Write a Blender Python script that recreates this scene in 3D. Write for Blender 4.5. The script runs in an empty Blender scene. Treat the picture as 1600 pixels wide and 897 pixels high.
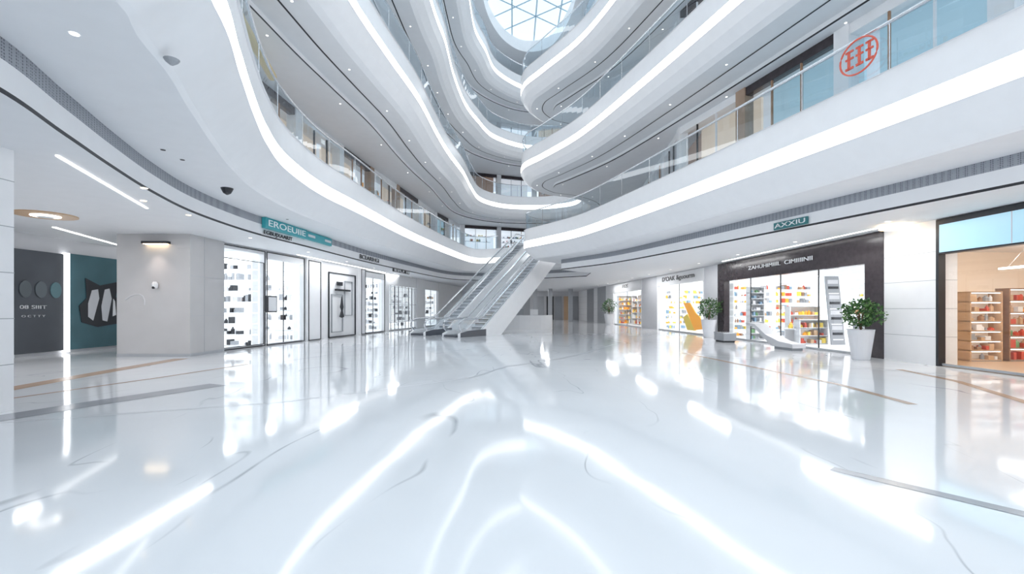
import bpy, math, random
from mathutils import Vector, Matrix
random.seed(7)
scene=bpy.context.scene
scene.view_settings.view_transform='Standard'
scene.view_settings.exposure=0.1

# ------------------------------------------------------------------ materials
MATS={}
def mat(name,col,rough=0.5,metal=0.0,em=None,es=0.0,var=0.03,scale=3.0,spec=0.5):
    if name in MATS: return MATS[name]
    m=bpy.data.materials.new(name); m.use_nodes=True
    nt=m.node_tree; b=nt.nodes['Principled BSDF']
    b.inputs['Roughness'].default_value=rough; b.inputs['Metallic'].default_value=metal
    b.inputs['Specular IOR Level'].default_value=spec
    tc=nt.nodes.new('ShaderNodeTexCoord'); n=nt.nodes.new('ShaderNodeTexNoise'); n.inputs['Scale'].default_value=scale
    r=nt.nodes.new('ShaderNodeValToRGB')
    r.color_ramp.elements[0].color=(*[max(0,c*(1-var)) for c in col],1)
    r.color_ramp.elements[1].color=(*[min(1,c*(1+var)) for c in col],1)
    nt.links.new(tc.outputs['Object'],n.inputs['Vector']); nt.links.new(n.outputs['Fac'],r.inputs['Fac'])
    nt.links.new(r.outputs['Color'],b.inputs['Base Color'])
    if em: 
        b.inputs['Emission Color'].default_value=(*em,1); b.inputs['Emission Strength'].default_value=es
    MATS[name]=m; return m
def glassmat(name,tint,refl=0.12,rough=0.0):
    m=bpy.data.materials.new(name); m.use_nodes=True; nt=m.node_tree
    nt.nodes.remove(nt.nodes['Principled BSDF']); out=nt.nodes['Material Output']
    t=nt.nodes.new('ShaderNodeBsdfTransparent'); t.inputs['Color'].default_value=(*tint,1)
    g=nt.nodes.new('ShaderNodeBsdfGlossy'); g.inputs['Roughness'].default_value=rough; g.inputs['Color'].default_value=(.9,.95,1,1)
    lw=nt.nodes.new('ShaderNodeLayerWeight'); lw.inputs['Blend'].default_value=0.35
    mp=nt.nodes.new('ShaderNodeMapRange'); mp.inputs['To Min'].default_value=refl*0.4; mp.inputs['To Max'].default_value=0.5
    pw=nt.nodes.new('ShaderNodeMath'); pw.operation='POWER'; pw.inputs[1].default_value=3.0
    mx=nt.nodes.new('ShaderNodeMixShader')
    nt.links.new(lw.outputs['Facing'],pw.inputs[0]); nt.links.new(pw.outputs[0],mp.inputs['Value'])
    nt.links.new(mp.outputs[0],mx.inputs['Fac']); nt.links.new(t.outputs[0],mx.inputs[1]); nt.links.new(g.outputs[0],mx.inputs[2])
    nt.links.new(mx.outputs[0],out.inputs['Surface']); MATS[name]=m; return m
WHITE=mat('white_plaster',(.87,.88,.90),.45)
SOFFIT=mat('white_soffit',(.83,.845,.87),.6)
FASC=mat('gloss_fascia',(.88,.89,.91),.25)
STRIP=mat('light_strip',(1,1,1),.5,em=(1,1,1),es=3.0)
BLACK=mat('black_trim',(.02,.022,.028),.4)
DARK=mat('dark_stone',(.045,.035,.04),.2,var=.4,scale=6)
GREYM=mat('grey_panel',(.42,.44,.47),.35,var=.06)
PALE=mat('pale_panel',(.66,.67,.70),.35,var=.04)
COLM=mat('grey_marble',(.56,.555,.56),.25,var=.08,scale=1.2)
METAL=mat('brushed_steel',(.70,.72,.75),.25,metal=.85)
RUBBER=mat('handrail_rubber',(.09,.10,.12),.35)
BROWN=mat('bronze_stone',(.42,.30,.22),.25,var=.15)
GREYST=mat('grey_stone_inlay',(.36,.37,.40),.2,var=.1)
WOOD=mat('wood_brown',(.38,.22,.13),.4,var=.25,scale=8)
BEIGE=mat('beige_wall_glow',(.78,.66,.54),.5,em=(.95,.8,.65),es=.18)  # faint warm emission in the wall colour imitates a lit interior
TEAL=mat('teal_sign',(.03,.22,.27),.3,em=(.03,.38,.42),es=.2)
TEALD=mat('teal_sign_dark',(.03,.15,.17),.3,em=(.03,.3,.3),es=.08)
BLUEP=mat('blue_light_panel',(.42,.68,.80),.3,em=(.5,.8,.95),es=.26)
SHOPW=mat('shop_white_glow',(.88,.9,.92),.5,em=(.95,.98,1),es=.4)  # emission in the white itself brightens dark shop interiors
SHOPL=mat('shop_light_panel',(1,1,1),.5,em=(1,.98,.95),es=4)
WARML=mat('warm_lamp',(1,.9,.7),.5,em=(1,.72,.42),es=5)
DLM=mat('downlight_lens',(1,1,1),.5,em=(1,.97,.92),es=2.5)
GOLD=mat('gold_trim',(.75,.6,.3),.3,metal=.3)
REDM=mat('red_mark',(.6,.12,.08),.4,em=(.8,.1,.05),es=.1)
ORANGE=mat('orange_graphic',(.95,.42,.05),.4,em=(1,.4,.03),es=.25)
YEL=mat('yellow_goods',(.95,.72,.12),.4)
REDG=mat('red_goods',(.65,.10,.06),.4)
GREENG=mat('green_goods',(.2,.4,.2),.4)
BLUEG=mat('blue_goods',(.25,.4,.55),.4)
TAN=mat('tan_goods',(.62,.42,.26),.4)
GREYG=mat('grey_goods',(.35,.37,.4),.4)
POT=mat('white_ceramic',(.74,.76,.8),.35)
SOIL=mat('soil',(.08,.05,.03),.9,var=.4,scale=30)
LEAF=mat('leaf_green',(.045,.13,.04),.45,var=.5,scale=9)
LEAF2=mat('leaf_light',(.12,.25,.07),.45,var=.4,scale=9)
BARK=mat('bark',(.2,.13,.08),.8,var=.3,scale=20)
GLASS=glassmat('rail_glass',(.82,.90,.94),.2)
EGLASS=glassmat('escalator_glass',(.94,.97,.985),.15)
SGLASS=glassmat('shop_glass',(.96,.98,.99),.08)
SKYG=glassmat('skylight_glass',(.90,.97,1.0),.1)
def perf():
    m=mat('perforated_grey',(.3,.32,.35),.6); nt=m.node_tree; b=nt.nodes['Principled BSDF']
    tc=nt.nodes.new('ShaderNodeTexCoord'); v=nt.nodes.new('ShaderNodeTexVoronoi'); v.inputs['Scale'].default_value=26
    v.inputs['Randomness'].default_value=0.1
    r=nt.nodes.new('ShaderNodeValToRGB'); r.color_ramp.elements[0].position=.28; r.color_ramp.elements[0].color=(.12,.13,.15,1)
    r.color_ramp.elements[1].position=.38; r.color_ramp.elements[1].color=(.34,.36,.40,1)
    nt.links.new(tc.outputs['Object'],v.inputs['Vector']); nt.links.new(v.outputs['Distance'],r.inputs['Fac']); nt.links.new(r.outputs['Color'],b.inputs['Base Color'])
    return m
PERF=perf()
def floormat():
    m=bpy.data.materials.new('polished_marble'); m.use_nodes=True; nt=m.node_tree; b=nt.nodes['Principled BSDF']
    L=nt.links.new
    tc=nt.nodes.new('ShaderNodeTexCoord')
    mpv=nt.nodes.new('ShaderNodeMapping'); mpv.inputs['Location'].default_value=(3.7,5.1,0); mpv.inputs['Rotation'].default_value=(0,0,.5); mpv.inputs['Scale'].default_value=(1.6,.6,1)
    L(tc.outputs['Object'],mpv.inputs['Vector'])
    n1=nt.nodes.new('ShaderNodeTexNoise'); n1.inputs['Scale'].default_value=.25; n1.inputs['Detail'].default_value=3; n1.inputs['Distortion'].default_value=.5
    L(mpv.outputs['Vector'],n1.inputs['Vector'])
    r=nt.nodes.new('ShaderNodeValToRGB'); e=r.color_ramp.elements
    e[0].position=.499; e[0].color=(0,0,0,1); e[1].position=.501; e[1].color=(0,0,0,1)
    k=e.new(.5); k.color=(1,1,1,1)
    L(n1.outputs['Fac'],r.inputs['Fac'])
    n4=nt.nodes.new('ShaderNodeTexNoise'); n4.inputs['Scale'].default_value=.6; L(tc.outputs['Object'],n4.inputs['Vector'])
    r4=nt.nodes.new('ShaderNodeValToRGB'); r4.color_ramp.elements[0].position=.46; r4.color_ramp.elements[1].position=.6
    L(n4.outputs['Fac'],r4.inputs['Fac'])
    mm=nt.nodes.new('ShaderNodeMath'); mm.operation='MULTIPLY'; L(r.outputs['Color'],mm.inputs[0]); L(r4.outputs['Color'],mm.inputs[1])
    n2=nt.nodes.new('ShaderNodeTexNoise'); n2.inputs['Scale'].default_value=.9; n2.inputs['Detail'].default_value=6
    L(tc.outputs['Object'],n2.inputs['Vector'])
    r2=nt.nodes.new('ShaderNodeValToRGB'); r2.color_ramp.elements[0].color=(.78,.80,.825,1); r2.color_ramp.elements[1].color=(.83,.845,.87,1)
    L(n2.outputs['Fac'],r2.inputs['Fac'])
    mx=nt.nodes.new('ShaderNodeMix'); mx.data_type='RGBA'
    L(mm.outputs[0],mx.inputs[0]); L(r2.outputs['Color'],mx.inputs[6]); mx.inputs[7].default_value=(.40,.42,.45,1); L(mx.outputs[2],b.inputs['Base Color'])
    b.inputs['Roughness'].default_value=.075; b.inputs['IOR'].default_value=1.55; b.inputs['Specular IOR Level'].default_value=.55
    n3=nt.nodes.new('ShaderNodeTexNoise'); n3.inputs['Scale'].default_value=.8; n3.inputs['Detail'].default_value=1
    L(tc.outputs['Object'],n3.inputs['Vector'])
    bp=nt.nodes.new('ShaderNodeBump'); bp.inputs['Strength'].default_value=.04; bp.inputs['Distance'].default_value=.11
    L(n3.outputs['Fac'],bp.inputs['Height']); L(bp.outputs[0],b.inputs['Normal'])
    return m
FLOOR=floormat()

# ------------------------------------------------------------------ mesh builder
class MB:
    def __init__(s,O=(0,0,0),U=(1,0),W=None):
        s.v=[];s.f=[];s.m=[];s.mats=[]; s.O=O; s.U=U; s.W=W if W else (-U[1],U[0])
    def P(s,p):
        u,w,z=p; return (s.O[0]+u*s.U[0]+w*s.W[0], s.O[1]+u*s.U[1]+w*s.W[1], s.O[2]+z)
    def mi(s,m):
        if m not in s.mats: s.mats.append(m)
        return s.mats.index(m)
    def face(s,pts,m):
        i=len(s.v); s.v+= [s.P(p) for p in pts]; s.f.append(list(range(i,i+len(pts)))); s.m.append(s.mi(m))
    def box(s,a,b,c,d,e,f,m):
        i=len(s.v)
        s.v+=[s.P(p) for p in [(a,c,e),(b,c,e),(b,d,e),(a,d,e),(a,c,f),(b,c,f),(b,d,f),(a,d,f)]]
        for q in [(0,3,2,1),(4,5,6,7),(0,1,5,4),(1,2,6,5),(2,3,7,6),(3,0,4,7)]:
            s.f.append([i+k for k in q]); s.m.append(s.mi(m))
    def loft(s,A,B,m,closed=False):
        i=len(s.v); n=len(A); s.v+=[s.P(p) for p in A]+[s.P(p) for p in B]
        for k in range(n if closed else n-1):
            j=(k+1)%n
            s.f.append([i+k,i+j,i+n+j,i+n+k]); s.m.append(s.mi(m))
    def prism(s,poly,w0,w1,m):
        A=[(p[0],w0,p[1]) for p in poly]; Bq=[(p[0],w1,p[1]) for p in poly]
        s.face(A,m); s.face(Bq,m); s.loft(A,Bq,m,True)
    def lathe(s,cx,cy,prof,m,seg=20):
        rings=[]
        for r,z in prof:
            rings.append([(cx+r*math.cos(2*math.pi*k/seg),cy+r*math.sin(2*math.pi*k/seg),z) for k in range(seg)])
        for a,b in zip(rings,rings[1:]): s.loft(a,b,m,True)
        s.face(rings[0],m); s.face(rings[-1],m)
    def tube(s,path,r,m,seg=6):
        P=[Vector(p) for p in path]; rings=[]
        for k,p in enumerate(P):
            d=(P[min(k+1,len(P)-1)]-P[max(k-1,0)]).normalized()
            up=Vector((0,0,1)) if abs(d.z)<.95 else Vector((1,0,0))
            a=d.cross(up).normalized(); b=a.cross(d)
            rr=r[k] if isinstance(r,(list,tuple)) else r
            rings.append([tuple(p+a*rr*math.cos(2*math.pi*j/seg)+b*rr*math.sin(2*math.pi*j/seg)) for j in range(seg)])
        for x,y in zip(rings,rings[1:]): s.loft(x,y,m,True)
        s.face(rings[0],m); s.face(rings[-1],m)
    def add(s,q):
        base=len(s.v); s.v+=q.v
        for f,mi in zip(q.f,q.m): s.f.append([base+i for i in f]); s.m.append(s.mi(q.mats[mi]))
    def obj(s,name,smooth=False):
        me=bpy.data.meshes.new(name); me.from_pydata(s.v,[],s.f)
        for m in s.mats: me.materials.append(m)
        me.polygons.foreach_set('material_index',s.m)
        if smooth: me.polygons.foreach_set('use_smooth',[True]*len(s.f))
        me.update(); o=bpy.data.objects.new(name,me); scene.collection.objects.link(o); return o

def text(body,loc,D,width,height,m,parent,name='lettering'):
    c=bpy.data.curves.new(name,'FONT'); c.body=body; c.align_x='CENTER'; c.align_y='CENTER'; c.extrude=.01; c.size=1
    c.materials.append(m); o=bpy.data.objects.new(name,c); scene.collection.objects.link(o)
    bpy.context.view_layer.update(); dx,dy=o.dimensions.x,o.dimensions.y
    l=math.hypot(*D); D=(D[0]/l,D[1]/l)
    M=Matrix(((D[0],0,D[1],loc[0]),(D[1],0,-D[0],loc[1]),(0,1,0,loc[2]),(0,0,0,1)))
    o.matrix_world=M@Matrix.Diagonal((width/dx,height/dy,1,1))
    if parent: 
        w=o.matrix_world.copy(); o.parent=parent; o.matrix_world=w
    return o

# ------------------------------------------------------------------ curves
def cr(pts,n=8):
    out=[]; P=[pts[0]]+pts+[pts[-1]]
    for i in range(1,len(P)-2):
        p0,p1,p2,p3=P[i-1],P[i],P[i+1],P[i+2]
        for k in range(n):
            t=k/n
            out.append(tuple(.5*((2*p1[a])+(-p0[a]+p2[a])*t+(2*p0[a]-5*p1[a]+4*p2[a]-p3[a])*t*t+(-p0[a]+3*p1[a]-3*p2[a]+p3[a])*t**3) for a in (0,1)))
    out.append(pts[-1]); return out
def normals(c):
    N=[]
    for i in range(len(c)):
        a=c[max(i-1,0)]; b=c[min(i+1,len(c)-1)]; dx,dy=b[0]-a[0],b[1]-a[1]; l=math.hypot(dx,dy) or 1
        N.append((dy/l,-dx/l))
    return N
def off(c,d):
    return [(p[0]+n[0]*d,p[1]+n[1]*d) for p,n in zip(c,normals(c))]
def offclean(c,d):
    o=off(c,d); out=[]
    for p in o:
        if min((p[0]-q[0])**2+(p[1]-q[1])**2 for q in c) > (d-.04)**2: out.append(p)
    return out
Z=lambda c,z:[(p[0],p[1],z) for p in c]
def resample(c,step):
    out=[c[0]]; acc=0
    for a,b in zip(c,c[1:]):
        acc+=math.dist(a,b)
        if acc>=step: out.append(b); acc=0
    return out

RIGHT=[(10.9,-10),(9.9,1),(8.4,7.45),(6.9,13),(5.2,19),(3.6,24)]
LEFT1=[(-4.5,31.9),(-5.6,24.8),(-6.15,18.2),(-6.4,15.2),(-6.2,12.5),(-5.7,10.6),(-5.06,8.9),(-4.45,7.45),(-3.76,5.75),(-3.2,3),(-3,-10)]
def lvl_curve(n):
    if n==1:
        a=cr(RIGHT+[(1.9,27),(.8,28.8),(1.05,30.0),(1.95,31.2),(3.1,32.6),(4.3,33.55)])
        land=[(4.3,33.55),(3.0,34.55),(.75,36.25),(-1.2,37.7)]
        b=cr([(-1.2,37.7),(-2.6,38.2),(-3.5,37)]+LEFT1)
        return [a,land,b]
    tip=[(1.9,27.4),(.75,29.5),(.75,31.7),(2.1,33.8),(4.2,35),(5.7,37.2)]
    r=RIGHT
    if n==2: rest=[(5.3,40),(2.6,41.4),(-.6,41),(-2.6,38.6),(-3.1,35),(-3.3,31),(-3.75,27),(-3.95,24),(-4.1,20),(-4.5,16.5),(-4.8,13.4),(-5.0,8),(-4.5,0),(-4,-10)]
    if n==3:
        r=[(10.9,-10),(10.1,1),(8.7,7.45),(7.2,13),(5.4,19),(3.8,24)]
        rest=[(5.2,40.2),(2.8,40.8),(.6,40.2),(-1.6,38.0),(-2.6,35),(-3.3,32),(-3.6,28),(-3.6,24.5),(-3.8,21),(-3.9,10),(-4,0),(-4,-10)]
    if n==4:
        r=[(10.9,-10),(10.6,1),(9.8,10),(8.6,17),(7.2,24)]; tip=[(5.8,29),(5.2,33),(5.6,37)]
        rest=[(5.0,40.4),(3,41),(.8,40.2),(-1.3,37.6),(-2.0,34.5),(-2.6,32),(-2.7,28.8),(-2.7,24),(-3.0,18),(-3.5,5),(-4,-10)]
    if n==5:
        r=[(10.9,-10),(10.6,1),(9.4,10),(8.2,17),(6.8,24)]; tip=[(5.6,29),(4.9,33),(4.6,37)]
        rest=[(3.4,40.6),(1.2,41.4),(-.6,39.8),(-1.8,36.8),(-2.3,33),(-2.4,28.8),(-2.6,20),(-3.2,5),(-4,-10)]
    return [cr(r+tip+rest)]
H=5.2
OUT={1:(-20,20,72),2:(-12,14,52),3:(-12,14,52),4:(-12,14,52)}
CUR={}
for n in (1,2,3,4):
    secs=lvl_curve(n); c=[]
    for s_ in secs: c+= s_ if not c else s_[1:]
    CUR[n]=c
    b=H*(n-1); x0,x1,y1=OUT[n]
    outer=[(x0,-10),(x0,y1),(x1,y1),(x1,-10)]
    o22=offclean(c,2.2); zl=4.1 if n==1 else 4.55
    if n==1:
        cm=MB(); cm.face(Z(o22+outer,4.1),SOFFIT); cm.obj('ceiling')
    m=MB()
    if n>1: m.face(Z(o22+outer,zl+b),SOFFIT)
    m.loft(Z(o22,zl+b),Z(o22,zl+.06+b),BLACK)
    if n==1:
        m.loft(Z(o22,4.16+b),Z(o22,4.5+b),WHITE)
        m.loft(Z(o22,4.5+b),Z(o22,4.76+b),PERF)
    else: m.loft(Z(o22,zl+.06+b),Z(o22,4.76+b),WHITE)
    m.face(Z(offclean(c,.7)+o22[::-1],4.75+b),SOFFIT)
    m.face(Z(c+outer,6.6+b),WHITE)
    m.obj('balcony_slab')
    m=MB()
    prof=[(.7,4.75,FASC),(.62,4.80,FASC),(.3,5.12,FASC),(.06,5.36,FASC),(0,5.42,STRIP),(0,5.85,FASC),(.03,5.87,FASC),(.05,6.62,FASC),(.22,6.62,FASC)]
    if n>1: prof=[(.7,4.75,FASC),(.5,4.85,FASC),(.2,5.12,FASC),(.03,5.42,FASC),(0,5.46,STRIP),(0,5.82,FASC),(.03,5.84,FASC),(.05,6.62,FASC),(.22,6.62,FASC)]
    for (d0,z0,mm),(d1,z1,_) in zip(prof,prof[1:]):
        m.loft(Z(off(c,d0),z0+b),Z(off(c,d1),z1+b),mm)
    m.obj('balcony_fascia',True)
    m=MB(); rc=offclean(c,1.45)
    if n>1:
        nn=normals(rc); m.loft([(p[0]-q[0]*.03,p[1]-q[1]*.03,4.745+b) for p,q in zip(rc,nn)],[(p[0]+q[0]*.03,p[1]+q[1]*.03,4.745+b) for p,q in zip(rc,nn)],BLACK)
        m.obj('ceiling_slot')
    m=MB()
    for k,s_ in enumerate(secs):
        if n==1 and k==1: continue
        g=off(s_,.13)
        m.loft(Z(g,6.6+b),Z(g,7.62+b),GLASS)
        m.tube(Z(g,7.66+b),.035,METAL)
        acc=0
        for i in range(1,len(g)):
            acc+=math.dist(g[i],g[i-1])
            if acc>1.8:
                acc=0; m.tube([(g[i][0],g[i][1],6.6+b),(g[i][0],g[i][1],7.64+b)],.012,METAL,4)
    m.obj('glass_railing')

# ------------------------------------------------------------------ roof + skylight
c5=lvl_curve(5)[0]
m=MB(); m.face(Z(c5+[(-12,-10),(-12,52),(14,52),(14,-10)],25.0),SOFFIT); m.loft(Z(c5,25.0),Z(c5,26.0),FASC); m.obj('roof_ceiling')
STEEL=mat('skylight_steel',(.42,.58,.68),.4)
m=MB(); m.face([(-8,-10,26.3),(12,-10,26.3),(12,46,26.3),(-8,46,26.3)],SKYG)
for k in range(-12,30):
    y=k*2.4
    for sgn in (1,-1):
        a=(-8,y,26.15); bb=(12,y+14,26.15)
        if sgn<0: a=(-8,y+14,26.15); bb=(12,y,26.15)
        if -10<=a[1]<=46 and -10<=bb[1]<=46: m.tube([a,bb],.06,STEEL,4)
for k in range(-3,6): m.tube([(k*2,-10,26.15),(k*2,46,26.15)],.06,STEEL,4)
m.obj('skylight')

# ------------------------------------------------------------------ floor
m=MB(); m.face([(-22,-10,0),(22,-10,0),(22,72,0),(-22,72,0)],FLOOR); m.obj('floor')
def ribbon(name,pts,w,mm,z=.003):
    n=normals(pts); m=MB()
    m.loft([(p[0]-q[0]*w/2,p[1]-q[1]*w/2,z) for p,q in zip(pts,n)],[(p[0]+q[0]*w/2,p[1]+q[1]*w/2,z) for p,q in zip(pts,n)],mm); return m.obj(name)
ribbon('floor_inlay',[(-9.9,8.2),(-10.3,11.4),(-10.6,14.6)],.45,BROWN)
ribbon('floor_inlay',[(-7.9,5.6),(-7.1,7.6),(-6.2,9.6)],.55,GREYST)
ribbon('floor_inlay',[(-9.2,7.2),(-8.2,10.5),(-7.6,13.2)],.10,BROWN)
ribbon('floor_inlay',[(6.2,16.5),(6.9,9.6),(6.7,7.6)],.16,BROWN)
ribbon('floor_inlay',[(10.2,12),(9.8,10),(8.7,7.6)],.18,BROWN)
ribbon('floor_inlay',[(3.2,4.55),(5.2,2.0)],.14,GREYST)
ribbon('floor_joint',[(-.96,10.5),(-.2,12.5),(.6,13.4),(1.4,14.4),(2.2,15.6),(4.5,20.3),(5.3,21.2),(5.0,23.9)],.045,GREYM)
ribbon('floor_joint',[(6.1,16.6),(11.6,9.5)],.04,GREYM)
ribbon('floor_joint',[(-7,13.4),(-4,24)],.03,GREYST)
ribbon('floor_joint',[(-7.6,6.2),(-3.9,7.8),(-1.0,10.5)],.02,PALE)

# ------------------------------------------------------------------ goods
GCOL=[REDG,ORANGE,YEL,TAN,WHITE,GREYG,BLUEG,GREENG]
def goods(m,u0,u1,w0,w1,z,cols,hmax=.28,dens=1.0):
    u=u0+.04
    while u<u1-.1:
        w=random.uniform(.08,.22); h=random.uniform(.35,1)*hmax; cc=random.choice(cols)
        if random.random()<dens and u+w<u1:
            k=random.random()
            if k<.55: m.box(u,u+w*.85,w0+.05,w1-.04,z,z+h,cc)
            else:
                r=min(w*.4,(w1-w0)*.4); m.lathe(u+w/2,(w0+w1)/2,[(r,z),(r,z+h*.65),(r*.4,z+h*.85),(r*.4,z+h)],cc,8)
        u+=w
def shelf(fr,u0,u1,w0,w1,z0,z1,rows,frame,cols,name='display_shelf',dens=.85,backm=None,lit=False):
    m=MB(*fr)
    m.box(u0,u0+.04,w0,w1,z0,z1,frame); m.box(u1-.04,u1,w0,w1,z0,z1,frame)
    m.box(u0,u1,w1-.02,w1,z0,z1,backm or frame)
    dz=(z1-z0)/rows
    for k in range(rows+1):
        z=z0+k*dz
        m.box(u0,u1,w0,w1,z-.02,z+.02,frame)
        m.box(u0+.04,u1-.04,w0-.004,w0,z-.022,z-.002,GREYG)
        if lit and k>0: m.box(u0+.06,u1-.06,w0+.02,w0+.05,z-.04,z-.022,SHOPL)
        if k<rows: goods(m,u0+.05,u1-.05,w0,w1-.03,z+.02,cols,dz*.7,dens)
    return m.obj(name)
def turned(fr,u):
    return (MB(*fr).P((u,0,0)),fr[2],fr[1])

# ------------------------------------------------------------------ right side, ground
def RX(y):
    P=[(-10,12.1),(8,12.1),(25.3,11.7),(45.5,10.6),(62,9.9),(72,9.5)]
    for (a,xa),(b_,xb) in zip(P,P[1:]):
        if y<=b_: return xa+(xb-xa)*(y-a)/(b_-a)
    return P[-1][1]
def rframe(y0,y1):
    A=(RX(y0),y0); Bp=(RX(y1),y1); l=math.dist(A,Bp); U=((Bp[0]-A[0])/l,(Bp[1]-A[1])/l)
    return ((A[0],A[1],0),U,(U[1],-U[0])),l
def storefront(fr,l,h,jamb,framem,headm,wallm,depth,mull=2,ceil=4.08,floorm=None,ext=0,jd=.2,mt=.015):
    m=MB(*fr)
    m.box(0,jamb,-.12,jd-.12,0,ceil,framem); m.box(l-jamb,l,-.12,jd-.12,0,ceil,framem)
    m.box(jamb,l-jamb,-.12,.12,h,ceil,headm)
    m.box(jamb,l-jamb,-.02,.06,0.02,.08,GREYM)
    L=l+ext
    m.box(0,L,depth,depth+.1,0,ceil,wallm); m.box(0,.06,.12,depth,0,ceil,wallm); m.box(L-.06,L,.12 if not ext else .55,depth,0,ceil,wallm)
    m.box(0,l,.12,depth,h+.25,h+.3,WHITE)
    if ext: m.box(l,L,.6,depth,h+.25,h+.3,WHITE)
    m.box(0,L,.0,depth,0.004,.02,floorm or WHITE)
    n=max(1,int(l/2.2))
    for k in range(n):
        u=(k+.5)*l/n; m.box(u-.5,u+.5,.9,1.1,h+.22,h+.25,SHOPL)
        if depth>2.5: m.box(u-.5,u+.5,depth-1.2,depth-1.0,h+.22,h+.25,SHOPL)
    m.face([(jamb,0.02,.08),(l-jamb,.02,.08),(l-jamb,.02,h),(jamb,.02,h)],SGLASS)
    for k in range(1,mull):
        u=jamb+(l-2*jamb)*k/mull; m.box(u-mt,u+mt,0,.04,.08,h,BLACK)
    return m.obj('storefront')
def shopfill(fr,u,w,z,power,col=(1,.97,.94),sx=1.5,sy=1.0):  # added fill light that brightens a shop interior, no fixture of its own
    l=bpy.data.lights.new('shop_fill','AREA'); l.shape='RECTANGLE'; l.size=sx; l.size_y=sy; l.energy=power; l.color=col
    o=bpy.data.objects.new('shop_fill_light',l); p=MB(*fr).P((u,w,z)); o.location=p; scene.collection.objects.link(o)

OW=[ORANGE,WHITE,WHITE,GREYG,TAN,YEL,REDG,BLUEG,ORANGE,GREYG,WOOD]
fr,l=rframe(14.5,25.6)
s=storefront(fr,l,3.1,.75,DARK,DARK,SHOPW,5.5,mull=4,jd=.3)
A=MB(*fr).P((l/2,-.15,3.58)); text('ZAHUHIMIIIL  CIMIIIINII',A,(-fr[1][0],-fr[1][1]),4.6,.17,WHITE,s)
t=turned(fr,l-.75)
for w0 in (.4,1.55,2.7,3.85): shelf(t,w0,w0+1.1,0,.45,.1,3.0,8,SHOPW,OW,dens=.95)
t=turned(fr,7.2); shelf(t,1.5,3.0,0,.4,.05,1.7,4,WHITE,[ORANGE,YEL,ORANGE,REDG,WHITE,TAN],dens=.95)
t=turned(fr,8.6); shelf(t,.35,1.1,0,.4,.05,2.7,9,WHITE,[GREYG,WHITE,BLUEG,WHITE,GREENG],dens=.95)
t=turned(fr,4.6); shelf(t,3.2,4.8,0,.4,.05,1.5,4,WHITE,[ORANGE,YEL,WHITE,REDG,WHITE,TAN],dens=.9)
t=turned(fr,5.6); shelf(t,.9,2.2,0,.4,.05,1.1,3,WHITE,[ORANGE,YEL,WHITE,REDG,WHITE,TAN],dens=.95)
for u0 in (.9,2.7,4.5,6.3): shelf(fr,u0,u0+1.5,4.9,5.4,0.1,3.0,7,SHOPW,OW,dens=.9)
t=turned(fr,5.0); m=MB(*t)
m.prism([(1.9,.05),(2.5,.05),(2.2,3.0),(1.6,3.0)],0,.06,GREYG)
for k in range(12):
    z=.25+k*.22; x=1.93-(z-.05)*.1; m.box(x+.05,x+.5,-.01,0,z,z+.05+.06*(k%3),[WHITE,BLACK,PALE][k%3])
m.obj('graphic_banner')
m=MB(*fr)
for a,b_,z in ((1.2,2.8,.85),(5.8,6.8,.7)):
    m.box(a,b_,.8,1.6,z-.05,z,WHITE); m.box(a+.1,a+.2,.9,1.5,0.02,z-.05,WHITE); m.box(b_-.2,b_-.1,.9,1.5,0.02,z-.05,WHITE); goods(m,a+.05,b_-.05,.9,1.4,z,[ORANGE,WHITE,GREYG,YEL],.3)
m.obj('display_table')
for u in (2.0,5.5,8.8): shopfill(fr,u,1.9,3.3,75)
fr,l=rframe(7.0,12.75)
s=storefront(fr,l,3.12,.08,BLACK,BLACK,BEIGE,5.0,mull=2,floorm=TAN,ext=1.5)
m=MB(*fr); m.box(.14,l-.14,-.16,-.12,3.16,3.92,BLUEP); m.box(1.9,1.92,-.165,-.12,3.16,3.92,PALE); m.box(3.8,3.82,-.165,-.12,3.16,3.92,PALE); m.obj('light_box_panel')
t=turned(fr,l+.85)
shelf(t,1.75,2.75,0,.4,.05,2.1,7,TAN,[GREYG,TAN,WHITE,GREYG,WOOD,REDG],backm=BEIGE,lit=True)
shelf(t,2.95,4.3,0,.4,.05,2.2,6,WOOD,[REDG,ORANGE,TAN,WHITE,REDG,GREENG],backm=BEIGE,lit=True)
t=turned(fr,l-1.2); shelf(t,1.6,2.6,0,.4,.05,.95,3,WOOD,[REDG,ORANGE,TAN,WHITE,GREYG],backm=BEIGE)
m=MB(*fr)
for R_,z_,uu in ((.55,2.75,5.2),(.35,2.95,4.8)):
    ring=[(uu+R_*math.cos(a*math.pi/12),1.9+R_*math.sin(a*math.pi/12),z_+.06*math.sin(a*math.pi/12)) for a in range(25)]
    m.tube(ring,.025,SHOPL); m.tube([(uu,1.9+R_,z_),(uu,1.9,3.36)],.006,METAL,4); m.tube([(uu,1.9-R_,z_),(uu,1.9,3.36)],.006,METAL,4)
m.obj('ring_chandelier')
for u in (2,4.5): shopfill(fr,u,2.2,3.3,48,(1,.88,.74))
fr,l=rframe(27.2,34.8)
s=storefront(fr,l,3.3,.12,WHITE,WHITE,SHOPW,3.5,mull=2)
m=MB(*fr)
m.prism([(1.0,.35),(2.6,.2),(3.7,1.4),(4.3,2.0),(3.3,2.0),(2.4,1.3),(1.9,1.1)],.5,.55,ORANGE)
m.prism([(2.6,.15),(3.9,.15),(4.6,1.0),(3.9,1.25)],.6,.64,YEL)
m.obj('orange_window_graphic')
text("D'OAK &guourm",MB(*fr).P((l*.5,-.16,3.72)),(-fr[1][0],-fr[1][1]),5.2,.42,BLACK,s)
t=turned(fr,l-.6)
for w0 in (.3,1.4,2.4): shelf(t,w0,w0+.95,0,.45,.1,3.1,8,SHOPW,[WHITE,ORANGE,YEL,GREYG,WHITE,BLUEG],dens=.9)
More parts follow.
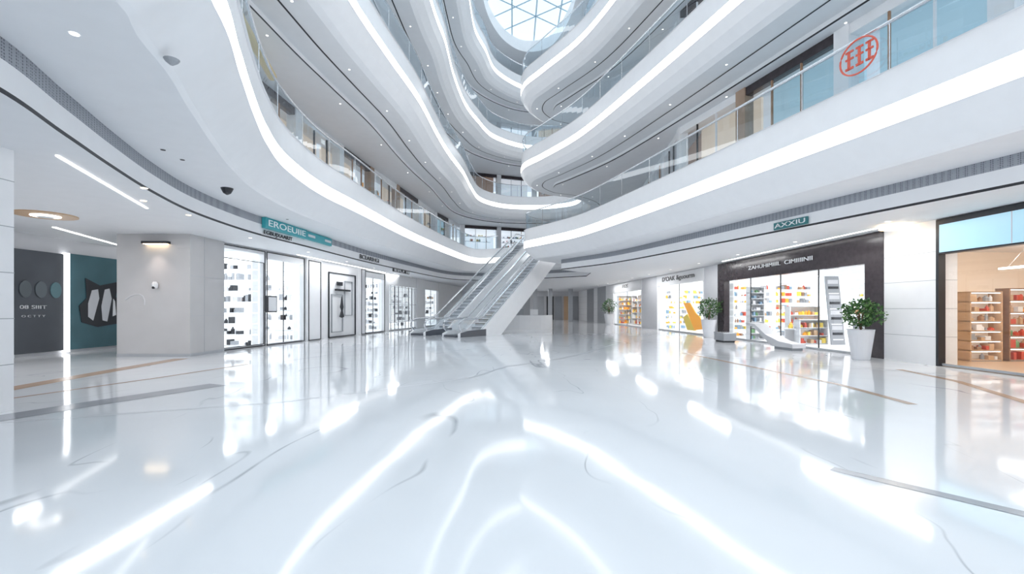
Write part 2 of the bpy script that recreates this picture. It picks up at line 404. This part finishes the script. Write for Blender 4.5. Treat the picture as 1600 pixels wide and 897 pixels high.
for u0 in (1.5,3.3,5.0): shelf(fr,u0,u0+1.4,2.9,3.4,.1,3.0,7,SHOPW,[WHITE,ORANGE,YEL,GREYG,WHITE,BLUEG],dens=.85)
m=MB(*fr); m.lathe(.7,.5,[(.14,.05),(.16,.9),(.22,1.3),(.24,1.7),(.1,1.85),(.12,2.0),(.1,2.15)],BLACK,10); m.obj('mannequin')
for u in (2,5.5): shopfill(fr,u,1.6,3.5,60)
fr,l=rframe(38.2,47)
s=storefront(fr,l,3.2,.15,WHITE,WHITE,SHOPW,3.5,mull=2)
t=turned(fr,l-.6)
for w0 in (.3,1.8): shelf(t,w0,w0+1.4,0,.45,.1,2.9,6,WHITE,[ORANGE,YEL,TAN,WHITE,REDG,ORANGE],dens=.95)
for u0 in (.5,2.5,4.5,6.3): shelf(fr,u0,u0+1.7,1.6,2.1,.1,2.9,5,WHITE,[ORANGE,YEL,TAN,WHITE,REDG,ORANGE],dens=.9)
for u in (2,6.5): shopfill(fr,u,1.2,3.4,60)
text('F10S',MB(*fr).P((l*.5,-.2,3.7)),(-fr[1][0],-fr[1][1]),1.6,.3,BLACK,s)
m=MB()
def rpier(y0,y1,mm,z1=4.1,lines=True,d=.5):
    fr,l=rframe(y0,y1); q=MB(*fr); q.box(0,l,-.1,d,0,z1,mm)
    if lines:
        for k in range(1,5): q.box(-.003,l+.003,-.105,d,k*.8,k*.8+.012,GREYM)
    m.add(q)
rpier(-10,7.0,WHITE); rpier(12.75,14.5,WHITE); rpier(25.6,27.2,PALE,lines=False); rpier(34.8,38.2,PALE,lines=False)
rpier(47,50,WHITE); rpier(50,54,GREYM); rpier(54,56,WHITE); rpier(56,60,GREYG); rpier(60,72,WHITE)
m.obj('wall_right')
m=MB(); m.box(-20,20,66,66.3,0,4.1,PALE)
for k,(a,b_,mm) in enumerate([(1.5,2.6,GREYM),(3.4,4.6,GREYM),(5.0,6.0,BLACK),(6.2,7.2,GREYG),(7.5,8.3,TAN),(8.8,9.6,GREYG),(-2,1,GREYM)]): m.box(a,b_,65.8,66,0,3.4,mm)
for x in (2.9,4.8,7.35): m.box(x-.25,x+.25,57,57.5,0,4.1,GREYM)
m.obj('wall_back')

# ------------------------------------------------------------------ left side, ground
A=(-11,17); Bq=(-8.7,33); ll=math.dist(A,Bq); U=((Bq[0]-A[0])/ll,(Bq[1]-A[1])/ll)
lf=((A[0],A[1],0),U,(-U[1],U[0]))
BWG=[WHITE,BLACK,GREYG,WHITE,GREYG,PALE]
def outline(m,u0,u1,z0,z1,t=.035,w=-.06,mm=BLACK):
    a,b_=w-.012,w+.012
    if w>-.1: a,b_=w-.01,w+.055
    m.box(u0,u1,a,b_,z1-t,z1,mm); m.box(u0,u1,a,b_,z0,z0+t,mm); m.box(u0,u0+t,a,b_,z0,z1,mm); m.box(u1-t,u1,a,b_,z0,z1,mm)
def lstore(u0,u1):
    return (MB(*lf).P((u0,0,0)),lf[1],lf[2]), u1-u0
f2,l=lstore(0,2.45)
s=storefront(f2,l,3.9,.05,WHITE,WHITE,SHOPW,2.2,mull=1)
t=turned(f2,l-.5); shelf(t,.1,2.1,0,.4,.05,3.7,8,SHOPW,[BLACK,GREYG,WHITE,PALE,GREYG],dens=.6,lit=True)
m=MB(*f2); outline(m,.0,l,0.02,4.05,.04,-.14); outline(m,.12,l-.1,0.1,3.55,.025,-.14); m.obj('window_trim')
shopfill(f2,1.2,.7,4.0,25,(1,1,1),.8,.5)
f2,l=lstore(2.45,5.3)
s=storefront(f2,l,3.75,.06,WHITE,WHITE,SHOPW,2.6,mull=2,mt=.01)
t=turned(f2,l-.5); shelf(t,.15,1.15,0,.4,.1,3.4,7,SHOPW,BWG,dens=.7); shelf(t,1.25,2.5,0,.4,.1,3.4,7,SHOPW,BWG,dens=.7)
m=MB(*f2); outline(m,0.08,l-.04,.02,4.05,.04,-.14); m.obj('window_trim')
m=MB(*f2); m.box(-.1,.5,-.32,-.2,1.45,2.15,BLACK); m.box(-.05,.45,-.33,-.31,1.5,2.1,WHITE); m.box(.15,.25,-.24,-.1,1.7,1.9,METAL); m.obj('blade_sign')
shopfill(f2,1.4,.9,3.9,35,(1,1,1),.8,.5)
m=MB(*lf)
m.box(5.3,6.6,-.25,.6,0,4.1,WHITE); outline(m,5.4,6.5,.02,4.0,.045,-.262)
m.box(6.6,11,.0,.4,0,4.1,WHITE); outline(m,7.6,10.6,.02,3.6,.05,-.06); outline(m,7.9,9.1,.3,2.4,.03,-.06,GREYG); outline(m,9.3,10.2,1.2,3.2,.03,-.06,GREYG)
m.lathe(8.7,-.2,[(.05,1.1),(.14,1.15),(.05,1.5),(.1,1.7),(.02,2.3)],BLACK,8)
m.box(8.2,9.8,-.15,-.05,2.6,2.7,BLACK); m.box(8.4,8.9,-.15,-.05,2.9,3.1,BLACK)
m.box(11,11.6,-.2,.5,0,4.1,WHITE); m.box(14.6,15.2,-.2,.5,0,4.1,WHITE)
m.box(21,23,-.15,.5,0,4.1,WHITE); m.box(27,36,-.1,.5,0,4.1,WHITE)
outline(m,11.02,11.58,.02,4.05,.04,-.212)
m.obj('wall_left')
f2,l=lstore(11.6,14.6)
storefront(f2,l,3.6,.06,WHITE,WHITE,SHOPW,1.8,mull=2); t=turned(f2,l-.5); shelf(t,.1,1.7,0,.4,.2,3.4,8,SHOPW,BWG+[GREYG],dens=.85); shopfill(f2,1.4,.7,3.7,30,(1,1,1),.8,.3)
m=MB(*f2); outline(m,0.02,l-.02,.02,4.0,.05,-.14); m.obj('window_trim')
f2,l=lstore(15.2,21)
storefront(f2,l,3.3,.1,PALE,WHITE,SHOPW,2.2,mull=8); t=turned(f2,l-.5); shelf(t,.2,2,0,.4,.2,3.0,6,SHOPW,BWG,dens=.6); shopfill(f2,3,1,3.4,30,(1,1,1),.8,.3)
m=MB(*f2)
for k in range(22): m.box(.2+k*.25,.23+k*.25,-.16,-.13,.6,3.2,GREYG)
for z in (.6,1.9,3.2): m.box(.2,5.5,-.165,-.125,z,z+.03,GREYG)
m.obj('security_grille')
f2,l=lstore(23,27)
storefront(f2,l,3.3,.1,PALE,WHITE,SHOPW,2.2,mull=2); t=turned(f2,l-.5); shelf(t,.2,2,0,.4,.2,3.0,6,SHOPW,BWG+[TAN],dens=.7)
m=MB(); m.box(-13.2,-10.75,15.2,17.0,0,4.1,COLM)
for z in (1.35,2.7): m.box(-10.752,-10.745,15.2,17.0,z,z+.01,GREYM)
m.box(-13.205,-10.745,15.195,17,0,.1,GREYM)
m.box(-10.756,-10.744,15.9,15.91,0,4.1,GREYM)
arc=[(-12.9+.5*math.sin(t_*.28)*1.3,15.19,1.9+.9*t_/6-.03*t_*t_) for t_ in range(7)]
m.tube(arc,.015,PALE,5)
m.obj('column')
m=MB(); m.box(-12.25,-11.4,15.02,15.2,3.76,3.84,BLACK); m.box(-12.2,-11.45,15.04,15.18,3.74,3.76,WARML); m.obj('wall_sconce')
m=MB(); m.lathe(-11.85,15.1,[(.07,2.28),(.09,2.34),(.09,2.42),(.05,2.5)],WHITE,12); m.lathe(-11.85,15.04,[(.03,2.26),(.05,2.3),(.03,2.34)],BLACK,8); m.obj('security_camera')
l_=bpy.data.lights.new('sconce_lamp','SPOT'); l_.energy=30; l_.color=(1,.8,.7); l_.spot_size=1.6; l_.spot_blend=1; o=bpy.data.objects.new('sconce_lamp',l_); o.location=(-11.8,14.9,3.7); scene.collection.objects.link(o)
m=MB(); m.box(-9.7,-7.88,5.2,7.2,0,4.1,WHITE)
for k in range(1,6): m.box(-9.7,-7.875,5.2,7.205,k*.72,k*.72+.012,GREYM)
m.obj('wall_pier')
m=MB(); m.box(-16.5,-16.1,-10,22,0,4.1,PALE); m.box(-16.1,-13.2,19.2,19.5,0,4.1,WHITE); m.obj('wall_corridor')
POSD=mat('poster_dark',(.07,.08,.095),.35,var=.5,scale=.8)
POST=mat('poster_teal',(.06,.15,.18),.35,var=.5,scale=.7)
m=MB(); m.box(-16.09,-16.0,12.0,16.25,.12,3.55,POSD)
s=m.obj('poster')
q=MB((-15.99,14.95,0),(0,1),(1,0))
for k in range(3):
    q.prism([(.19*math.cos(a*.3927)+k*.5,2.25+.28*math.sin(a*.3927)) for a in range(16)],0,.02,[mat('sphere_grey',(.10,.12,.135),.3),mat('sphere_grey2',(.12,.145,.165),.3),mat('sphere_teal',(.12,.24,.27),.3)][k])
o=q.obj('spheres'); o.parent=s
text('08 SIIIT',(-15.98,15.2,1.65),(0,1),.85,.12,PALE,s); text('O C T T Y',(-15.98,15.2,1.35),(0,1),.75,.07,PALE,s)
m=MB(); m.box(-16.09,-15.95,16.28,16.42,0.05,3.6,STRIP); m.obj('vertical_light')
m=MB(); m.box(-16.09,-16.0,16.48,19.15,.12,3.6,POST); 
q=MB((-15.99,16.55,0),(0,1),(1,0))
q.prism([(.35,1.1),(1.0,.9),(1.9,1.0),(2.1,1.6),(1.8,2.1),(1.95,2.7),(1.1,2.5),(.5,2.75),(.55,2.0),(.25,1.7)],0,.015,BLACK)
q.prism([(.6,1.3),(.8,1.15),(1.05,2.0),(1.0,2.35),(.75,2.3),(.6,1.8)],.015,.03,PALE)
q.prism([(1.2,1.15),(1.4,1.1),(1.6,2.0),(1.5,2.4),(1.3,2.35),(1.15,1.7)],.015,.03,PALE)
q.prism([(1.65,1.3),(1.8,1.35),(1.75,1.9),(1.68,2.0)],.015,.03,WHITE)
s=m.obj('poster'); o=q.obj('graphic'); o.parent=s

# ------------------------------------------------------------------ signs on fascia
o22=offclean(CUR[1],2.2)
def atY(y,left=True):
    for a,b_ in zip(o22,o22[1:]):
        if (a[1]-y)*(b_[1]-y)<=0 and abs(a[1]-b_[1])>1e-6:
            t=(y-a[1])/(b_[1]-a[1]); x=a[0]+t*(b_[0]-a[0])
            if (x<0)==left: return (x,y)
def fsign(name,y0,y1,z0,z1,bm,txt,tm,left=True,out=.06,th=.8):
    a=atY(y0,left); b_=atY(y1,left); l=math.dist(a,b_); U=((b_[0]-a[0])/l,(b_[1]-a[1])/l)
    W=(U[1],-U[0]) if left else (-U[1],U[0])
    m=MB((a[0],a[1],0),U,W)
    if bm: m.box(0,l,.02,out,z0,z1,bm)
    else: m.box(0,l,.0,.012,z0+.01,z0+.02,WHITE)
    s=m.obj(name)
    P=m.P((l/2,out+.012 if bm else .03,(z0+z1)/2)); D=U if left else (-U[0],-U[1])
    if txt: text(txt,P,D,l*.9,(z1-z0)*th,tm,s)
fsign('shop_sign',15.6,17.5,4.14,4.36,None,'EGBUJXAARIT',BLACK)
fsign('wayfinding_sign',15.6,18.2,4.38,4.74,TEAL,'EROEUIIE',WHITE,out=.16,th=.6)
fsign('wayfinding_panel',18.25,20.4,4.40,4.72,TEAL,'II',PALE,out=.12,th=.3)
fsign('shop_sign',23.5,26.2,4.18,4.46,None,'BCEARIHGI',BLACK)
fsign('direction_sign',28,30.5,3.9,4.09,BLACK,'EIU II',WHITE,out=.1)
fsign('exit_sign',13.75,14.95,4.17,4.40,TEALD,'AXXIU',WHITE,left=False,out=.06,th=.6)
m=MB((7.72,10.1,7.2),(.247,-.969),(-.969,-.247))
ring=[(.42*math.cos(a*math.pi/16),.05,.38*math.sin(a*math.pi/16)) for a in range(33)]
m.tube(ring,.02,REDM)
for k,(a,b_) in enumerate([(-.3,-.12),(-.06,.1),(.16,.32)]):
    m.box(a,b_,.02,.05,-.2,-.15,REDM); m.box(a,b_,.02,.05,.02,.06,REDM); m.box(a+.05,a+.1,.02,.05,-.2,.22,REDM); m.box(a,b_,.02,.05,.18,.22,REDM)
m.obj('round_shop_emblem')

# ------------------------------------------------------------------ upper storey walls
GLOWINT=[mat('int_warm',(.7,.58,.48),.5,em=(.9,.72,.56),es=.35),mat('int_white',(.85,.88,.9),.5,em=(.85,.92,1),es=.6),mat('int_white2',(.82,.84,.86),.5,em=(.9,.93,1),es=.4),mat('int_wood',(.35,.24,.19),.5,em=(.5,.34,.26),es=.2),mat('int_grey',(.5,.53,.57),.5,em=(.55,.6,.66),es=.25),mat('int_blue',(.4,.55,.62),.4,em=(.5,.7,.8),es=.35)]  # back panels glow by themselves to imitate lit shop interiors
def upwall(name,pts,n,side):
    z0=6.6+H*(n-1); z1=4.55+H*n; big=MB()
    for a,b_ in zip(pts,pts[1:]):
        l=math.dist(a,b_); U=((b_[0]-a[0])/l,(b_[1]-a[1])/l); W=(-U[1]*side,U[0]*side)
        q=MB((a[0],a[1],0),U,W); k=max(1,round(l/3.4)); s_=l/k
        for j in range(k):
            u=j*s_; mm=random.choice(GLOWINT)
            q.box(u,u+.45,0,.4,z0,z1,random.choice([WHITE,WHITE,PALE,WHITE,BROWN]))
            q.box(u+.45,u+s_,.05,.3,z1-.3,z1,random.choice([WHITE,WHITE,DARK,WHITE]))
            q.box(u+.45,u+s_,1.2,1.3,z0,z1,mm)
            q.box(u+.45,u+s_,.05,.12,z0,z0+.12,GREYM)
            for t_ in (1/3,2/3): q.box(u+.45+(s_-.45)*t_-.02,u+.45+(s_-.45)*t_+.02,.05,.12,z0,z1-.3,random.choice([BLACK,WHITE,WOOD]))
            if side>0 or random.random()<.35:
                for zz in (.7,1.2,1.7,2.2):
                    if random.random()<.5: q.box(u+.7,u+s_-.4,.9,1.15,z0+zz,z0+zz+.03,WHITE); goods(q,u+.8,u+s_-.6,.9,1.15,z0+zz+.03,GCOL,.3,.5)
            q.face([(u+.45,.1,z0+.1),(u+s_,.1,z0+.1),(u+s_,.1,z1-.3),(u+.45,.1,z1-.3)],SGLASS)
        big.add(q)
    big.obj(name)
for n in (1,2,3,4):
    oc=offclean(CUR[n],2.6)
    rp=[p for p in oc if p[0]>4.5 and p[1]<23 and p[1]>-3]; rp=resample(rp,3.4)+[(8.6,30),(9.8,38),(10.5,44)]
    lp=[p for p in oc if p[0]<-4.5 and p[1]<33 and p[1]>-3][::-1]; lp=resample(lp,3.4)+[(-6.4,38),(-5,44)]
    upwall('wall_left_upper',lp,n,1)
    upwall('wall_back_upper',[(-5,44),(2,46.5),(10.5,44)],n,1)
    upwall('wall_right_upper',rp,n,-1)
m=MB(); m.tube([(-6.6,9.5,9.3),(-7.2,12.0,9.3),(-7.9,15,9.25)],.14,GOLD,10); m.obj('gold_duct')

# ------------------------------------------------------------------ ceiling fixtures
m=MB()
def dl(x,y,z,r=.07,mm=DLM):
    m.lathe(x,y,[(r*1.25,z-.008),(r*1.25,z)],WHITE,10); m.lathe(x,y,[(r,z-.014),(r,z-.008)],mm,10)
for x,y in [(-7.6,9.4),(-8.5,10.5),(-8.6,12.1)]: dl(x,y,4.1,.06,WARML)
for y in range(9,50,4): dl(10.9-.04*(y-9) ,y,4.1,.06)
for y in range(16,46,4): dl(-9.2+.06*(y-16),y,4.1,.05)
for x,y in [(-5.0,5.2),(-6.9,9.0),(-6.95,9.6),(-7.9,16)]: dl(x,y,4.75,.045,BLACK if x<-6 else DLM)
for n in (2,3,4):
    b=H*(n-1)
    o1=resample(offclean(CUR[n],1.1),3.1); 
    for p in o1:
        if 4<p[1]<44: dl(p[0],p[1],4.75+b,.035)
    o1=resample(offclean(CUR[n],2.5),4.3)
    for p in o1:
        if 4<p[1]<44: dl(p[0],p[1],4.55+b,.035)
m.obj('recessed_downlights')
m=MB()
def slot(a,b_,w,z):
    l=math.dist(a,b_); U=((b_[0]-a[0])/l,(b_[1]-a[1])/l); q=MB((a[0],a[1],z),U); q.box(0,l,-w/2,w/2,-.02,0,SHOPL); m.add(q)
slot((-7.4,7.4),(-9.06,11.3),.04,4.1); slot((-14.0,13.9),(-15.8,18.9),.08,4.1)
slot((11.3,14),(11.1,24),.05,4.1); slot((-9.9,21),(-8.7,32),.06,4.1)
m.obj('linear_ceiling_light')
m=MB(); m.lathe(-12.4,12.1,[(.65,4.07),(.65,4.1)],TAN,28); m.lathe(-12.4,12.1,[(.3,4.05),(.3,4.07)],SHOPL,24); m.lathe(-12.4,12.1,[(.18,4.03),(.18,4.05)],WHITE,24); m.obj('round_ceiling_light')
m=MB(); m.lathe(-7.45,11.9,[(.02,4.58),(.09,4.62),(.13,4.7),(.15,4.75)],BLACK,14); m.obj('dome_camera')
m=MB(); m.lathe(-4.3,5.75,[(.02,4.68),(.07,4.72),(.09,4.75)],GREYG,14); m.obj('ceiling_speaker')
m=MB(); m.lathe(11.4,13.6,[(.35,3.98),(.3,4.1)],WARML,20); m.obj('ceiling_lamp')

# ------------------------------------------------------------------ escalators
STEP=mat('step_metal',(.45,.47,.5),.4,metal=.5)
def escalator(O):
    U=(.593,.805); W=(.805,-.593); run=9.0; rise=6.6; m=MB((O[0],O[1],0),U,W)
    truss=[(-1.9,0),(-1.9,.1),(0,.1),(run,rise+.02),(run+1.3,rise+.02),(run+1.3,rise-1.1),(run-.2,rise-1.1),(1.5,0)]
    m.prism(truss,-.5,.5,PALE)
    skirt=[(-2.0,0),(-2.0,.18),(-1.7,.3),(-.1,.34),(run-.1,rise+.34),(run+1.3,rise+.34),(run+1.3,rise-1.3),(run-.3,rise-1.3),(1.7,0)]
    for w in (-.72,.5): m.prism(skirt,w,w+.22,FASC)
    for w in (-.74,.725): m.prism([(-2.02,0),(-2.02,.25),(-1.4,.34),(.2,.4),(.2,0)],w,w+.015,RUBBER)
    m.box(-2.1,-.6,-.5,.5,.0,.12,RUBBER)
    n=28
    for k in range(n):
        s0=k*run/n; z=rise*(k+1)/n
        m.box(s0,s0+run/n+.02,-.5,.5,z-.25,z,STEP); m.box(s0-.003,s0+.015,-.5,.5,z-.03,z+.002,BLACK)
    for w in (-.61,.61):
        top=[(-1.6,.95),(-.1,1.02),(run-.1,rise+1.02),(run+1.2,rise+1.02)]
        bot=[(-1.7,.3),(-.1,.34),(run-.1,rise+.34),(run+1.2,rise+.34)]
        m.loft([(s_,w,z) for s_,z in top],[(s_,w,z) for s_,z in bot],EGLASS)
        path=[(-1.3,w,.3),(-1.75,w,.34),(-1.95,w,.5),(-2.0,w,.7),(-1.88,w,.9),(-1.6,w,1.0),(-.5,w,1.02),(0,w,1.1),(.5,w,1.08+.5*rise/run),(run-.3,w,rise+.85),(run,w,rise+1.0),(run+.4,w,rise+1.04),(run+1.2,w,rise+1.02),(run+1.4,w,rise+.8),(run+1.3,w,rise+.4)]
        m.tube(path,.06,METAL,8)
        m.tube([(-1.6,w,.32),(-.1,w,.36),(run-.1,w,rise+.36),(run+1.2,w,rise+.36)],.035,METAL,6)
    return m.obj('escalator')
escalator((-4.5,29.0)); escalator((-2.25,27.34))
m=MB(); pts=[(1.0+2.2*math.cos(a),36+1.2*math.sin(a)) for a in [math.pi*(1+k/16) for k in range(17)]]
m.loft(Z(pts,0),Z(pts,1.1),FASC); m.loft(Z(pts,1.1),[(1.0+(p[0]-1)*.8,36+(p[1]-36)*.8,1.1) for p in pts],METAL)
m.box(.2,.9,35.0,35.1,1.12,1.6,GREYG); m.box(1.4,2.0,35.0,35.1,1.12,1.55,WHITE); m.obj('information_counter')

# ------------------------------------------------------------------ planters
def planter(x,y,ph,pr,fr_,fz):
    m=MB(); m.lathe(x,y,[(pr*.62,0),(pr*.66,.02),(pr,ph),(pr*1.03,ph),(pr*.93,ph-.01),(pr*.9,ph-.06)],POT,28)
    m.lathe(x,y,[(pr*.9,ph-.08),(pr*.88,ph-.05)],SOIL,20)
    cz=ph+fz*.55
    for k in range(7):
        a=random.uniform(0,6.28); r=random.uniform(.2,.7)*fr_
        m.tube([(x,y,ph-.05),(x+r*.4*math.cos(a),y+r*.4*math.sin(a),ph+fz*.35),(x+r*math.cos(a),y+r*math.sin(a),ph+fz*.75)],[.025,.015,.006],BARK,5)
    for k in range(650):
        th=random.uniform(0,6.28); ph_=math.acos(random.uniform(-1,1)); rr=random.uniform(.45,1)**.6
        wob=1+.25*math.sin(3*th+2*ph_)
        p=Vector((x+fr_*rr*wob*math.sin(ph_)*math.cos(th),y+fr_*rr*wob*math.sin(ph_)*math.sin(th),cz+fz*.5*rr*math.cos(ph_)))
        d=Vector((random.gauss(0,1),random.gauss(0,1),random.gauss(.3,.7))).normalized(); s_=d.cross(Vector((random.random(),random.random(),1))).normalized()
        L_=random.uniform(.10,.17); w=L_*.26; up=d.cross(s_)*L_*.12
        m.face([tuple(p),tuple(p+d*L_*.5+s_*w+up),tuple(p+d*L_),tuple(p+d*L_*.5-s_*w+up)],random.choice([LEAF,LEAF,LEAF2]))
    return m.obj('potted_tree')
planter(11.0,14.35,.95,.36,.52,.9); planter(10.95,25.3,1.0,.42,.58,1.15); planter(9.5,44.5,1.1,.5,.7,1.4)
m=MB((10.6,17.2,0),(-.1,.99),(.99,.1))
m.prism([(0,.1),(0,.25),(.8,.32),(1.6,.55),(2.3,.95),(2.9,1.0),(2.9,.9),(2.3,.8),(1.7,.4),(1.2,.1)],0,.55,PALE); m.box(.1,1.1,.05,.5,0,.12,GREYG); m.obj('sculptural_bench')
m=MB(); m.box(10.0,10.6,21.5,22.5,.08,.42,GREYG); m.box(10.05,10.55,21.55,22.45,0,.08,BLACK); m.box(9.98,10.62,21.48,22.52,.42,.47,METAL); m.obj('bench')

# ------------------------------------------------------------------ lights
def area(name,loc,sx,sy,p,col=(1,1,1)):
    l=bpy.data.lights.new(name,'AREA'); l.shape='RECTANGLE'; l.size=sx; l.size_y=sy; l.energy=p; l.color=col
    o=bpy.data.objects.new(name,l); o.location=loc; scene.collection.objects.link(o)
for y in (4,14,24,34,44): area('ceiling_fill_light',(11.0-.03*y,y,4.07),.15,5,75)  # added area lights, here and below, brighten the zones under the ceiling
for y in (12,24,34): area('ceiling_fill_light',(-9.6+.05*(y-12),y,4.07),.15,5,65)
area('ceiling_fill_light',(-13.5,10,4.07),.15,6,110)
for y in (52,60): area('ceiling_fill_light',(4,y,4.07),.2,5,90)
su=bpy.data.lights.new('daylight','SUN'); su.energy=1.5; su.angle=1.2; su.color=(1,1,1)
o=bpy.data.objects.new('daylight',su); o.rotation_euler=(math.radians(-12),math.radians(8),0); o.location=(0,10,40); scene.collection.objects.link(o)
w=bpy.data.worlds.new('sky'); scene.world=w; w.use_nodes=True; nt=w.node_tree; bg=nt.nodes['Background']
tc=nt.nodes.new('ShaderNodeTexCoord'); sp=nt.nodes.new('ShaderNodeSeparateXYZ'); r=nt.nodes.new('ShaderNodeValToRGB')
r.color_ramp.elements[0].color=(.955,.97,1,1); r.color_ramp.elements[1].color=(.70,.86,1,1)
nt.links.new(tc.outputs['Generated'],sp.inputs[0]); nt.links.new(sp.outputs['Z'],r.inputs['Fac']); nt.links.new(r.outputs['Color'],bg.inputs['Color'])
bg.inputs['Strength'].default_value=1.28

# ------------------------------------------------------------------ camera
cam=bpy.data.cameras.new('camera'); cam.lens=16; cam.sensor_width=36; cam.shift_y=34/1600; cam.clip_end=300
o=bpy.data.objects.new('camera',cam); o.location=(0,0,1.6); o.rotation_euler=(math.pi/2,0,0); scene.collection.objects.link(o); scene.camera=o
